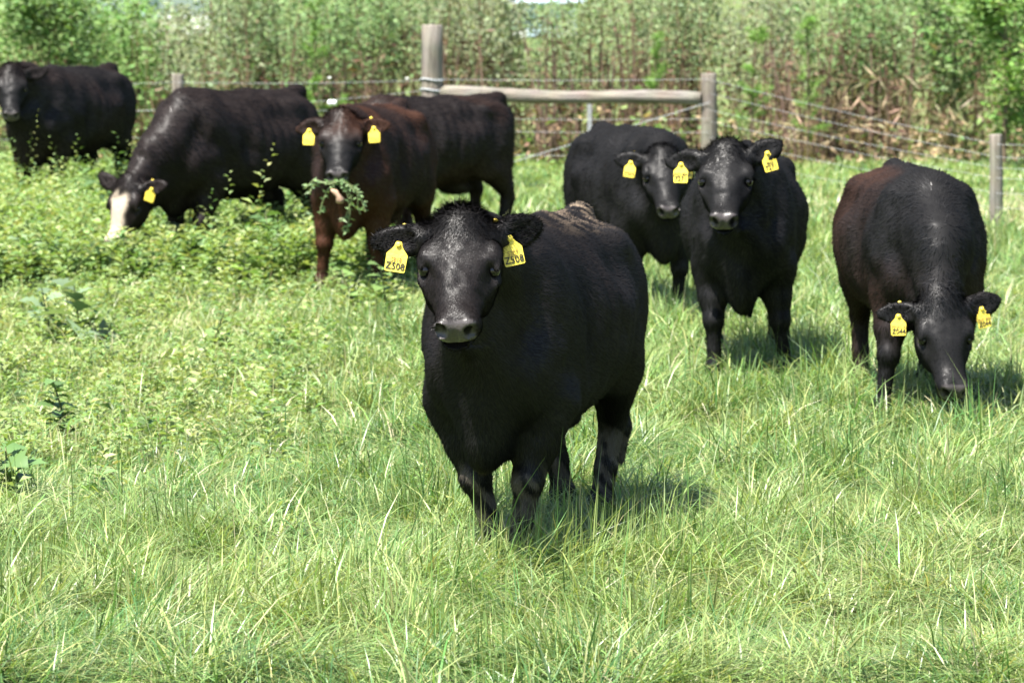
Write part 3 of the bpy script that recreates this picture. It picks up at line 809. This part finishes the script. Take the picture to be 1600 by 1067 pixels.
        HF = np.arange(hair * 3).reshape(-1, 3)
        strk = vnoise(P @ np.array([.35, .6, .75]), P @ np.array([.5, -.7, .45]), .05, seed + 9) * .6 + vnoise(P[:, 0] + P[:, 2] * .6, P[:, 2] - P[:, 0] * .35 + P[:, 1], .16, seed + 8) * .7
        hcol = col[Q[fi, 0]] * rg.uniform(.7, 1.3, (hair, 1)) * (.35 + 1.1 * strk[:, None]) * np.where(in_ear, .5, 1)[:, None]
        hm = mesh_np('coat_hair', HV * scale, HF, M_HAIR, np.repeat(hcol, 3, 0))
        vn = unit(n + t * .20 + rg.normal(0, 1, (hair, 3)) * np.where(ih, .10, .13)[:, None]); vn[in_ear] = rand_dirs(int(in_ear.sum()), -.8, .3, rg); vn = np.repeat(vn, 3, 0)
        hm.polygons.foreach_set('use_smooth', np.ones(hair, bool)); hm.normals_split_custom_set_from_vertices(vn.tolist())
        link('coat_hair', hm, root)
    # whiskers are too fine; ear tags
    for (side, l1, l2, tilt, yawoff, out, ink) in tags:
        b0, e1, e2, e3, s_ = ear_fr[0] if side > 0 else ear_fr[1]
        p = (b0 + e1 * out * hs - e2 * .012 + e3 * .020) * scale
        tg = link('ear_tag', TAG_ME, root, tuple(p))
        tg.rotation_mode = 'XYZ'
        tg.rotation_euler = (R(-4), R(tilt), R(-90) - th * 0 + (R(look) - th) + math.pi + R(yawoff)) if False else (R(-6), R(tilt), (R(look) - th) + R(90) + R(yawoff))
        tg.scale = (scale * hs * .84,) * 3
        bt = link('button', BTN_ME, tg, (0, -.004, -.006))
        if l1: text_part(tg, l1, .024, (0, -.0052, -.060), M_INKF if ink != 2 else M_INK, .0001, .85)
        if l2: text_part(tg, l2, .036, (0, -.0066, -.084), M_INK if ink else M_INKF, .0007, .92)
        b2 = link('button', BTN_ME, root, tuple((b0 + e1 * (out - .015) * hs + e2 * .045 * hs - e3 * .01) * scale))
        b2.rotation_euler = (0, 0, tg.rotation_euler[2]); b2.scale = (scale * .9,) * 3
    print(name, 'verts', n_v, 'faces', len(Q), round(time.time() - T0, 1))
    return root

BROWN = np.array([.042, .017, .009])
def tint_front(V, H, c):
    n = vnoise(V[:, 0] * 9 + V[:, 1] * 5, V[:, 1] * 9 + V[:, 2] * 7, .22, 2)
    d = sstep(-.58, -.70, V[:, 0]) * sstep(1.07, 1.12, V[:, 2]) * sstep(.40, .62, n)
    c = mixc(c, (.20, .155, .11), d * .75)
    sp = sstep(.55, .7, n) * sstep(1.10, 1.14, V[:, 2]) * sstep(.1, -.3, V[:, 0]); c = mixc(c, (.16, .12, .085), sp * .5)
    kn = sstep(.42, .34, V[:, 2]) * sstep(.12, .2, V[:, 2]) * sstep(.35, .6, n); c = mixc(c, (.10, .085, .07), kn * .7)
    return mixc(c, BROWN, .07 * vnoise(V[:, 0], V[:, 2], .3, 8) * sstep(.5, .9, V[:, 2]))
def tint_brown(amount, seed):
    def f(V, H, c):
        n = vnoise(V[:, 0] + V[:, 1], V[:, 2], .28, seed)
        side = .35 + .65 * sstep(.45, .75, n)
        legs = sstep(.75, .45, V[:, 2]) * sstep(.1, .3, V[:, 2]) * sstep(.2, .4, V[:, 0])
        return mixc(c, BROWN, np.clip(amount * (side * .75 + legs * .8), 0, 1) * sstep(.30, .02, H[:, 0] * (H[:, 2] > -.3)) )
    return f
def tint_blaze(V, H, c):
    wob = .035 * (vnoise(V[:, 1] + V[:, 0] * .3, V[:, 2], .035, 4) - .5)
    m = sstep(.08, .15, H[:, 0] + 2 * wob) * sstep(.075, .045, np.abs(H[:, 1] + .012) + wob - .06 * np.clip(H[:, 0] - .2, 0, .3)) * (H[:, 0] < .62) * (H[:, 2] > -.14) * (H[:, 2] < .1)
    c = mixc(c, BROWN, .1 + 0 * m)
    return mixc(c, (.36, .30, .23), m * .92)
def tint_spine(V, H, c):
    a = sstep(.02, .09, np.abs(V[:, 1])) * sstep(.30, .10, np.abs(V[:, 1])) * sstep(.92, 1.06, V[:, 2]) * sstep(.35, -.2, V[:, 0]) * (.35 + .65 * vnoise(V[:, 0], V[:, 1], .12, 6))
    leg = sstep(.85, .5, V[:, 2]) * sstep(.05, .42, V[:, 0]) * sstep(.15, .3, V[:, 2])
    n = vnoise(V[:, 0] + V[:, 1], V[:, 2], .2, 5)
    fl = (.2 + .5 * n) * sstep(.45, -.1, V[:, 0]) * sstep(.05, .2, np.abs(V[:, 1])) * .8
    return mixc(c, (.042, .017, .009), np.clip(a * .45 + leg * .55 + fl * .6, 0, .8) * sstep(.05, -.45, H[:, 0]))

make_cow('cow', 'large black cow nearest the camera, facing it with yellow tags marked Z508', (779, 905), -104, 1.03,
         poll=(.93, .0, 1.255), look=-93, pitch=42, vox=.0085, fore=((.10, -.05), (.02, .15)), hind=((.10, -.04), (-.10, .10)), tail_y=.12,
         hair=230000, tint=tint_front, hair_l=.020, hair_w=.0026, seed=1, head_s=1.06,
         tags=((-1, 'S818', 'Z508', 8, -8, .10, 1), (1, 'S207', 'Z508', -12, 16, .05, 1)), ears=(20, 2), ear_back=(.65, .1), fat=.96)
make_cow('cow', 'black cow at the far left edge, looking at the camera without visible tags', (66, 345), -110, 1.07,
         poll=(.88, -.03, 1.21), look=-84, pitch=50, seed=2, hair=34000, hair_l=.035, hair_w=.006, tint=tint_brown(.15, 3), ears=(16, 0), fat=1.04, head_s=1.02)
make_cow('cow', 'white-faced black cow grazing among the weeds near the left side', (298, 428), -121, 1.06,
         poll=(1.06, -.05, .65), look=-122, pitch=64, seed=3, hair=38000, hair_l=.032, hair_w=.005, tint=tint_blaze, ears=(14, 30), fat=1.04,
         fore=((.12, 0), (-.12, 0)), hind=((.05, 0), (-.15, 0)), tags=((1, '', '', 20, 60, .09, 0),))
make_cow('cow', 'brownish black cow facing the camera with a leafy sprig in its mouth', (552, 468), -102, 1.03,
         poll=(.90, .05, 1.165), look=-93, pitch=46, seed=4, hair=38000, hair_l=.032, hair_w=.005, tint=tint_brown(.85, 6), fore=((0, .02), (0, -.06)),
         tags=((-1, '', '7765', 2, -4, .10, 0), (1, '', '7765', -3, 6, .09, 0)), ears=(6, -2), fat=.97, head_s=1.06)
make_cow('cow', 'black cow half hidden behind the sprig-eating one, only rump and flank showing', (602, 395), -134, .97,
         poll=(1.12, .0, .62), look=-125, pitch=70, seed=5, hair=30000, hair_l=.035, hair_w=.006, tint=tint_brown(.3, 9))
make_cow('cow', 'black cow standing behind the large one with a single tag marked Z505 showing', (1024, 508), -75, .97,
         poll=(.92, -.10, 1.10), look=-86, pitch=45, seed=6, hair=38000, hair_l=.030, hair_w=.0045, tags=((-1, '', 'Z505', 6, -20, .09, 1), (1, '', 'Z505', 6, 20, .05, 1)), ears=(0, 8), ear_back=(.8, .2), fat=.96, head_s=1.06)
make_cow('cow', 'black cow with tags marked 7271, one ear raised, facing the camera', (1160, 606), -94, 1.0,
         poll=(.90, -.08, 1.24), look=-95, pitch=42, seed=7, hair=50000, hair_l=.027, hair_w=.004, fore=((0, .08), (.08, .0)),
         tags=((-1, 'UNO MAS', '7271', 0, -4, .115, 2), (1, 'MAS', '7271', -14, 18, .10, 2)), ears=(34, 4), fat=.98, head_s=1.08)
make_cow('cow', 'dark cow grazing at the right with tags marked Z044 and reddish back', (1446, 668), -88, .99,
         poll=(1.00, -.01, .66), look=-80, pitch=57, seed=8, hair=54000, hair_l=.027, hair_w=.004, tint=tint_spine, fore=((-.12, .0), (.10, -.08)),
         tags=((-1, 'FINAL A', 'Z044', 0, -6, .10, 1), (1, 'UNO MAS', 'Z044', -10, 14, .09, 1)), ears=(20, 4), fat=1.06, neck_mid=(.76, .01, .86), head_s=1.04)

# ------------------------------------------------------------------ pasture grass
def px_to_region(x, y):
    return col_of(x, y), row_of(y)
def build_grass():
    s = Soup()
    zones = [(10.6, 15.2, 7000, 3, .0056), (15.2, 20.5, 3900, 3, .0070), (20.5, 29.5, 1900, 2, .0098), (29.5, 42.5, 800, 2, .014)]
    for y0, y1, dens, seg, wid in zones:
        area = (y1 - y0) * (y0 + y1) * .5 * 2 * .158
        n = int(area * dens)
        y = np.sqrt(rng.uniform(y0 * y0, y1 * y1, n)); x = rng.uniform(-.158, .158, n) * y
        px, py = px_to_region(x, y)
        clump = vnoise(x, y, .22, 11); big = vnoise(x, y, 1.3, 12)
        # left part: shorter and thinner among broad-leaved weeds, bare thatch patches
        left = sstep(720, 380, px + 120 * (big - .5)) * sstep(900, 700, py) * sstep(230, 300, py)
        bare = sstep(.62, .8, vnoise(x, y, .8, 21)) * left
        dry_strip = sstep(300, 318, py) * sstep(372, 352, py) * sstep(1020, 1200, px)
        keep = rng.random(n) > (.15 * left + .55 * bare + .55 * dry_strip)
        x, y, px, py, clump, big, left, dry_strip = [q[keep] for q in (x, y, px, py, clump, big, left, dry_strip)]
        n = len(x)
        H = (.10 + .17 * sstep(.2, .8, clump) + .06 * big) * rng.uniform(.55, 1.35, n)
        tall = rng.random(n) < .03; H[tall] *= 1.5
        H *= (1 - .45 * left) * (1 - .55 * sstep(330, 300, py)) * (1 - .5 * dry_strip)
        swirl = vnoise(x, y, .55, 13) * 4 * np.pi + vnoise(x, y, .16, 14) * 3
        AZ = swirl + rng.normal(0, 1.25, n)
        LEAN = np.clip(.55 + .9 * vnoise(x, y, .4, 15) + rng.normal(0, .4, n), .05, 1.8)
        WID = wid * rng.uniform(.6, 1.5, n)
        warm = vnoise(x, y, 1.7, 16)
        C = jitter_col((.164, .246, .079), n, .42, .07)
        yl = rng.random(n) < (.22 + .25 * warm + .2 * left); C[yl] = jitter_col((.265, .31, .115), int(yl.sum()), .28, .06)
        st = rng.random(n) < (.02 + .05 * warm * warm + .10 * left + .6 * dry_strip); C[st] = jitter_col((.36, .35, .20), int(st.sum()), .25, .05)
        dk = (vnoise(x, y, .6, 17) > .5) & (rng.random(n) < .35); C[dk] = jitter_col((.075, .16, .045), int(dk.sum()), .3, .07)
        s.add(*blades(x, y, H, AZ, LEAN, WID, C, seg))
    # seed stalks: long, thin, pale
    n = 2200
    y = np.sqrt(rng.uniform(10.8 ** 2, 24 ** 2, n)); x = rng.uniform(-.155, .155, n) * y
    C = jitter_col((.33, .36, .18), n, .3, .06)
    s.add(*blades(x, y, rng.uniform(.20, .40, n), rng.uniform(0, 6.28, n), rng.uniform(.2, 1.1, n), rng.uniform(.0028, .0045, n), C, 3))
    o = link('pasture_grass', s.mesh('pasture_grass', M_GRASS))
    tag(o, 'long bright green pasture grass with pale straw blades', 'grass', kind='stuff')
    print('grass tris', sum(len(f) for f in s.f), round(time.time() - T0, 1))
build_grass()

# ------------------------------------------------------------------ broad-leaved weeds on the left
def weed_geo(n_nodes, h, leaf_l, leaf_w, col, rg, branch=0.25, lean=None, stem_r=.003):
    """one upright weed: stem, leaves in a rising spiral, small ones on top"""
    lean = rg.normal(0, .12, 2) if lean is None else lean
    top = np.array([lean[0] * h, lean[1] * h, h])
    t = np.linspace(.12, 1, n_nodes) ** .9
    P = top[None] * t[:, None]
    az = np.arange(n_nodes) * 2.4 + rg.uniform(0, 6.28) + rg.normal(0, .3, n_nodes)
    z = rg.uniform(-.05, .5, n_nodes) + .35 * t
    D = np.stack([np.cos(az), np.sin(az), z], 1)
    L = leaf_l * (1.15 - .75 * t) * rg.uniform(.7, 1.3, n_nodes)
    P = P + unit(D) * (leaf_l * .35 * (1.1 - t))[:, None]
    N = np.tile(np.array([0, 0, 1.0]), (n_nodes, 1)) + rg.normal(0, .25, (n_nodes, 3))
    return P, D, N, L, L * leaf_w * rg.uniform(.85, 1.15, n_nodes), jitter_col(col, n_nodes, .25, .06, rg), top
def build_weeds():
    s = Soup(); n_pl = 6200; got = 0
    y = np.sqrt(rng.uniform(13.5 ** 2, 36 ** 2, n_pl * 3)); x = rng.uniform(-.155, .06, n_pl * 3) * y
    px = col_of(x, y); py = row_of(y)
    den = sstep(760, 420, px + 160 * (vnoise(x, y, .8, 33) - .5)) * sstep(900, 700, py + 100 * (vnoise(x, y, .7, 32) - .5)) * (.14 + .6 * sstep(.4, .65, vnoise(x, y, .6, 31)))
    den = np.maximum(den, .03 * sstep(1000, 600, px))
    back = sstep(470, 405, py + 40 * (vnoise(x, y, .7, 36) - .5)) * sstep(640, 520, px)
    den = np.clip(den + back * (.35 + .65 * sstep(.3, .6, vnoise(x, y, .9, 37))), 0, 1)
    k = rng.random(len(x)) < den
    x, y, px, py, back = x[k][:n_pl], y[k][:n_pl], px[k][:n_pl], py[k][:n_pl], back[k][:n_pl]
    # a taller band of upright weeds round the legs of the cattle at the back
    m = 2000; yb = np.sqrt(rng.uniform(24.4 ** 2, 35 ** 2, m)); xb = rng.uniform(-.145, -.028, m) * yb
    pb_ = col_of(xb, yb); kb = rng.random(m) < (.25 + .75 * sstep(.35, .6, vnoise(xb, yb, .8, 44))) * (1 - .65 * sstep(470, 520, pb_))
    xb, yb = xb[kb], yb[kb]; nb0 = len(x)
    x = np.concatenate([x, xb]); y = np.concatenate([y, yb]); back = np.concatenate([back, np.ones(len(xb))])
    parts = []
    for i in range(len(x)):
        r = rng.random()
        lb = 0.0; h = rng.uniform(.08, .22) * (1 + 1.9 * back[i] * rng.random() ** .7) * (1.7 if rng.random() < .1 else 1)
        col = (.19, .265, .09) if r < .45 else ((.11, .185, .06) if r < .78 else (.27, .32, .13))
        n = int(rng.integers(8, 17)); 
        if i >= nb0: h = rng.uniform(.22, .42); n = 20; lb = .035
        n = int(n * (1 + .7 * back[i])); P, D, N, L, W, C, top = weed_geo(n, h, (lb + rng.uniform(.035, .095)) * (1 + .5 * back[i] * rng.random()), rng.uniform(.36, .60), col, rng)
        parts.append((P + [x[i], y[i], 0], D, N, L, W, C))
    cat = [np.concatenate([p[j] for p in parts]) for j in range(6)]
    s.add(*leaves(*cat))
    n = len(x)
    s.add(*blades(x, y, rng.uniform(.10, .22, n) * np.where(np.arange(n) >= nb0, 1.8, 1), rng.uniform(0, 6, n), np.full(n, .12), np.full(n, .006), jitter_col((.22, .22, .10), n), 2))
    o = link('broadleaf_weeds', s.mesh('broadleaf_weeds', M_LEAF))
    tag(o, 'low broad-leaved weeds growing through the grass on the left', 'weeds', kind='stuff')
    print('weeds', len(x), 'tris', sum(len(f) for f in s.f), round(time.time() - T0, 1))
build_weeds()

def lobed_leaf_mesh(name, col, rg):
    """a jagged, toothed leaf about 1 m long, to be scaled"""
    prof = [(0, .02), (.10, .10), (.18, .30), (.26, .22), (.34, .42), (.44, .28), (.54, .40), (.64, .22), (.74, .27), (.86, .10), (1.0, 0.0)]
    V = []; 
    for x, wd in prof:
        z = .18 * x - .34 * x * x
        V += [(x, 0, z), (x, wd * rg.uniform(.85, 1.15), z + .22 * wd), (x, -wd * rg.uniform(.85, 1.15), z + .22 * wd)]
    F = []
    for i in range(len(prof) - 1):
        a = 3 * i; b = a + 3
        F += [[a, b, b + 1], [a, b + 1, a + 1], [a, a + 2, b + 2], [a, b + 2, b]]
    V = np.array(V); return mesh_np(name, V, np.array(F), M_LEAF, np.tile(np.array(col)[None], (len(V), 1)), True)
def big_weed(label, px, py, h, nleaf, leaf_l, col, seed, group, name='broad_leaved_weed', flower=None):
    rg = np.random.default_rng(seed); p = on_ground(px, py)
    root = empty(name, tuple(p)); tag(root, label, 'weed', group)
    top = np.array([rg.normal(0, .06), rg.normal(0, .06), h])
    me = tube_mesh('stem', [(0, 0, -.03), tuple(top * .5 + rg.normal(0, .01, 3)), tuple(top)], [.007, .006, .003], None, 6)
    c = np.tile(np.array([.16, .17, .07, 1.0], np.float32), (len(me.vertices), 1)); a = me.attributes.new('tint', 'FLOAT_COLOR', 'POINT'); a.data.foreach_set('color', c.ravel()); me.materials.append(M_LEAF)
    link('stem', me, root)
    var = [lobed_leaf_mesh('leaf', np.array(col) * f, rg) for f in (.8, 1.0, 1.2)]
    for i in range(nleaf):
        t = .2 + .8 * i / max(1, nleaf - 1); q = top * t
        o = link('leaf', var[i % 3], root, tuple(q))
        L = leaf_l * (1.2 - .6 * t) * rg.uniform(.8, 1.2); o.scale = (L, L, L)
        o.rotation_euler = (rg.normal(0, .25), rg.uniform(-.55, .15), i * 2.4 + rg.normal(0, .3))
    if flower:
        for i in range(flower):
            q = top + np.array([rg.normal(0, .06), rg.normal(0, .05), rg.uniform(-.02, .07)])
            st = tube_mesh('flower_stalk', [tuple(top * .8), tuple(q)], [.003, .002], None, 5)
            cc = np.tile(np.array([.2, .2, .09, 1.0], np.float32), (len(st.vertices), 1)); a = st.attributes.new('tint', 'FLOAT_COLOR', 'POINT'); a.data.foreach_set('color', cc.ravel()); st.materials.append(M_LEAF)
            link('flower_stalk', st, root)
            n = 26; D = rand_dirs(n, .1, 1, rg)
            P = np.zeros((n, 3)); Ls = rg.uniform(.02, .034, n)
            v_, f_, c_ = leaves2(P, D, rand_dirs(n, -.5, 1, rg), Ls, np.full(n, .006), jitter_col((.48, .22, .42) if i % 3 == 0 else (.40, .26, .26), n, .25, .05, rg))
            link('flower_head', mesh_np('flower_head', v_, f_, M_LEAF, c_), root, tuple(q))
GB = 'broad leaved weeds on the left'
GREY = (.15, .215, .12); DKG = (.095, .17, .055); MID = (.13, .21, .06)
big_weed('grey-green lobed-leaf weed standing out in the open grass at the left', 128, 548, .36, 11, .30, GREY, 51, GB)
big_weed('second lobed-leaf weed close left of the grey-green one, with smaller leaves', 80, 535, .30, 8, .20, GREY, 52, GB)
big_weed('dark broad-leaved weed cut by the left edge of the picture', 10, 800, .26, 14, .20, DKG, 53, GB)
big_weed('dark upright weed with thin stalk below the lobed-leaf weeds', 105, 700, .30, 24, .11, DKG, 54, GB)
big_weed('big-leaved green weed at the feet of the leftmost cow', 130, 360, .50, 13, .26, MID, 55, GB)
big_weed('dark leafy weed between the leftmost cow and the white-faced cow', 165, 378, .46, 13, .22, DKG, 56, GB)
big_weed('flowering thistle with faded purple heads beside the white-faced cow', 262, 425, .52, 13, .18, MID, 57, GB, 'flowering_thistle', 7)
big_weed('smaller flowering thistle with purple heads under the neck of the white-faced cow', 305, 420, .46, 10, .16, MID, 58, GB, 'flowering_thistle', 4)
big_weed('pale grey-leaved weed in front of the white-faced cow', 282, 432, .30, 7, .26, GREY, 59, GB)
big_weed('tall green weed in front of the muzzle of the white-faced cow', 226, 428, .56, 14, .16, MID, 60, GB)
big_weed('dark weed clump left of the forelegs of the sprig-eating cow', 425, 445, .46, 14, .18, DKG, 61, GB)
big_weed('green weed right of the forelegs of the sprig-eating cow', 612, 510, .36, 13, .14, MID, 62, GB)
big_weed('weed growing under the flank of the leftmost cow', 148, 310, .55, 12, .10, MID, 63, GB)
big_weed('broad-leaved weed half way down the left edge, in pale grass', 20, 445, .30, 9, .18, GREY, 64, GB)

for i, (px, py, h, ll, c, lab) in enumerate((
        (190, 415, .46, .14, MID, 'upright green weed just left of the white muzzle'),
        (350, 440, .40, .13, MID, 'green weed in front of the forelegs of the white-faced cow'),
        (455, 430, .44, .12, GREY, 'grey-green weed under the rump of the white-faced cow'),
        (60, 380, .42, .15, MID, 'bushy green weed below the chest of the leftmost cow'),
        (15, 375, .40, .13, DKG, 'dark weed at the left edge below the head of the leftmost cow'),
        (330, 560, .26, .10, MID, 'small leafy weed alone in the pale grass left of the large cow'),
        (560, 500, .30, .10, MID, 'weed directly under the chest of the sprig-eating cow'))):
    big_weed(lab, px, py, h, 13, ll, c, 80 + i, GB)

# ------------------------------------------------------------------ the sprig in the cow's mouth
def build_sprig():
    m = at_depth(533, 283, 23.2)
    root = empty('uprooted_sprig', tuple(m)); tag(root, 'uprooted green leafy sprig with pale root ball hanging from the cow\'s mouth', 'sprig')
    s = Soup(); st = Soup(); rg = np.random.default_rng(5)
    px = 23.2 / FPX
    arms = [[(0, 0), (-20, 5), (-42, -3), (-56, 12)], [(-8, 2), (-22, 14), (-30, 35), (-34, 52)], [(0, 0), (18, 8), (30, 22), (38, 48)], [(0, 3), (10, 22), (14, 48), (8, 82)], [(4, 4), (18, 28), (6, 58), (2, 60)], [(10, 5), (26, 20), (26, 40), (30, 52)], [(-4, 0), (-30, 2), (-44, 8), (-50, 20)]]
    for arm in arms:
        pts = np.array([[a * px, rg.normal(0, .02), -b * px] for a, b in arm])
        ts = np.linspace(0, 1, 14); cur = np.stack([np.interp(ts, np.linspace(0, 1, 4), pts[:, i]) for i in range(3)], 1)
        V, F, n, sd, c0 = tube(cur, .004, 5); F = np.array([[f[0], f[1], f[2]] for f in F] + [[f[0], f[2], f[3]] for f in F]); st.add(V, F, np.tile(np.array([[.22, .27, .12]]), (len(V), 1)))
        k = 26; t = rg.random(k); P = np.stack([np.interp(t, ts, cur[:, i]) for i in range(3)], 1)
        D = rand_dirs(k, -.6, .6, rg); L = rg.uniform(.025, .045, k)
        s.add(*leaves(P, D, rand_dirs(k, .2, 1, rg) + np.array([0, -.6, 0]), L, L * .38, jitter_col((.17, .26, .11), k, .25, .06, rg)))
    link('stem', st.mesh('stem', M_LEAF), root); link('leaves', s.mesh('leaves', M_LEAF), root)
    mr = plain_mat('root_ball_soil', (.34, .22, .15), .9, noise=60)
    pts = [(-.06, -.03, -.05), (-.035, -.03, -.065), (-.02, -.03, -.085), (-.004, -.03, -.115), (.0, -.03, -.135)]
    link('root_ball', tube_mesh('root_ball', pts, [.006, .018, .014, .028, .012], mr, 9, .15, 3), root)
build_sprig()
print('script', round(time.time() - T0, 1))
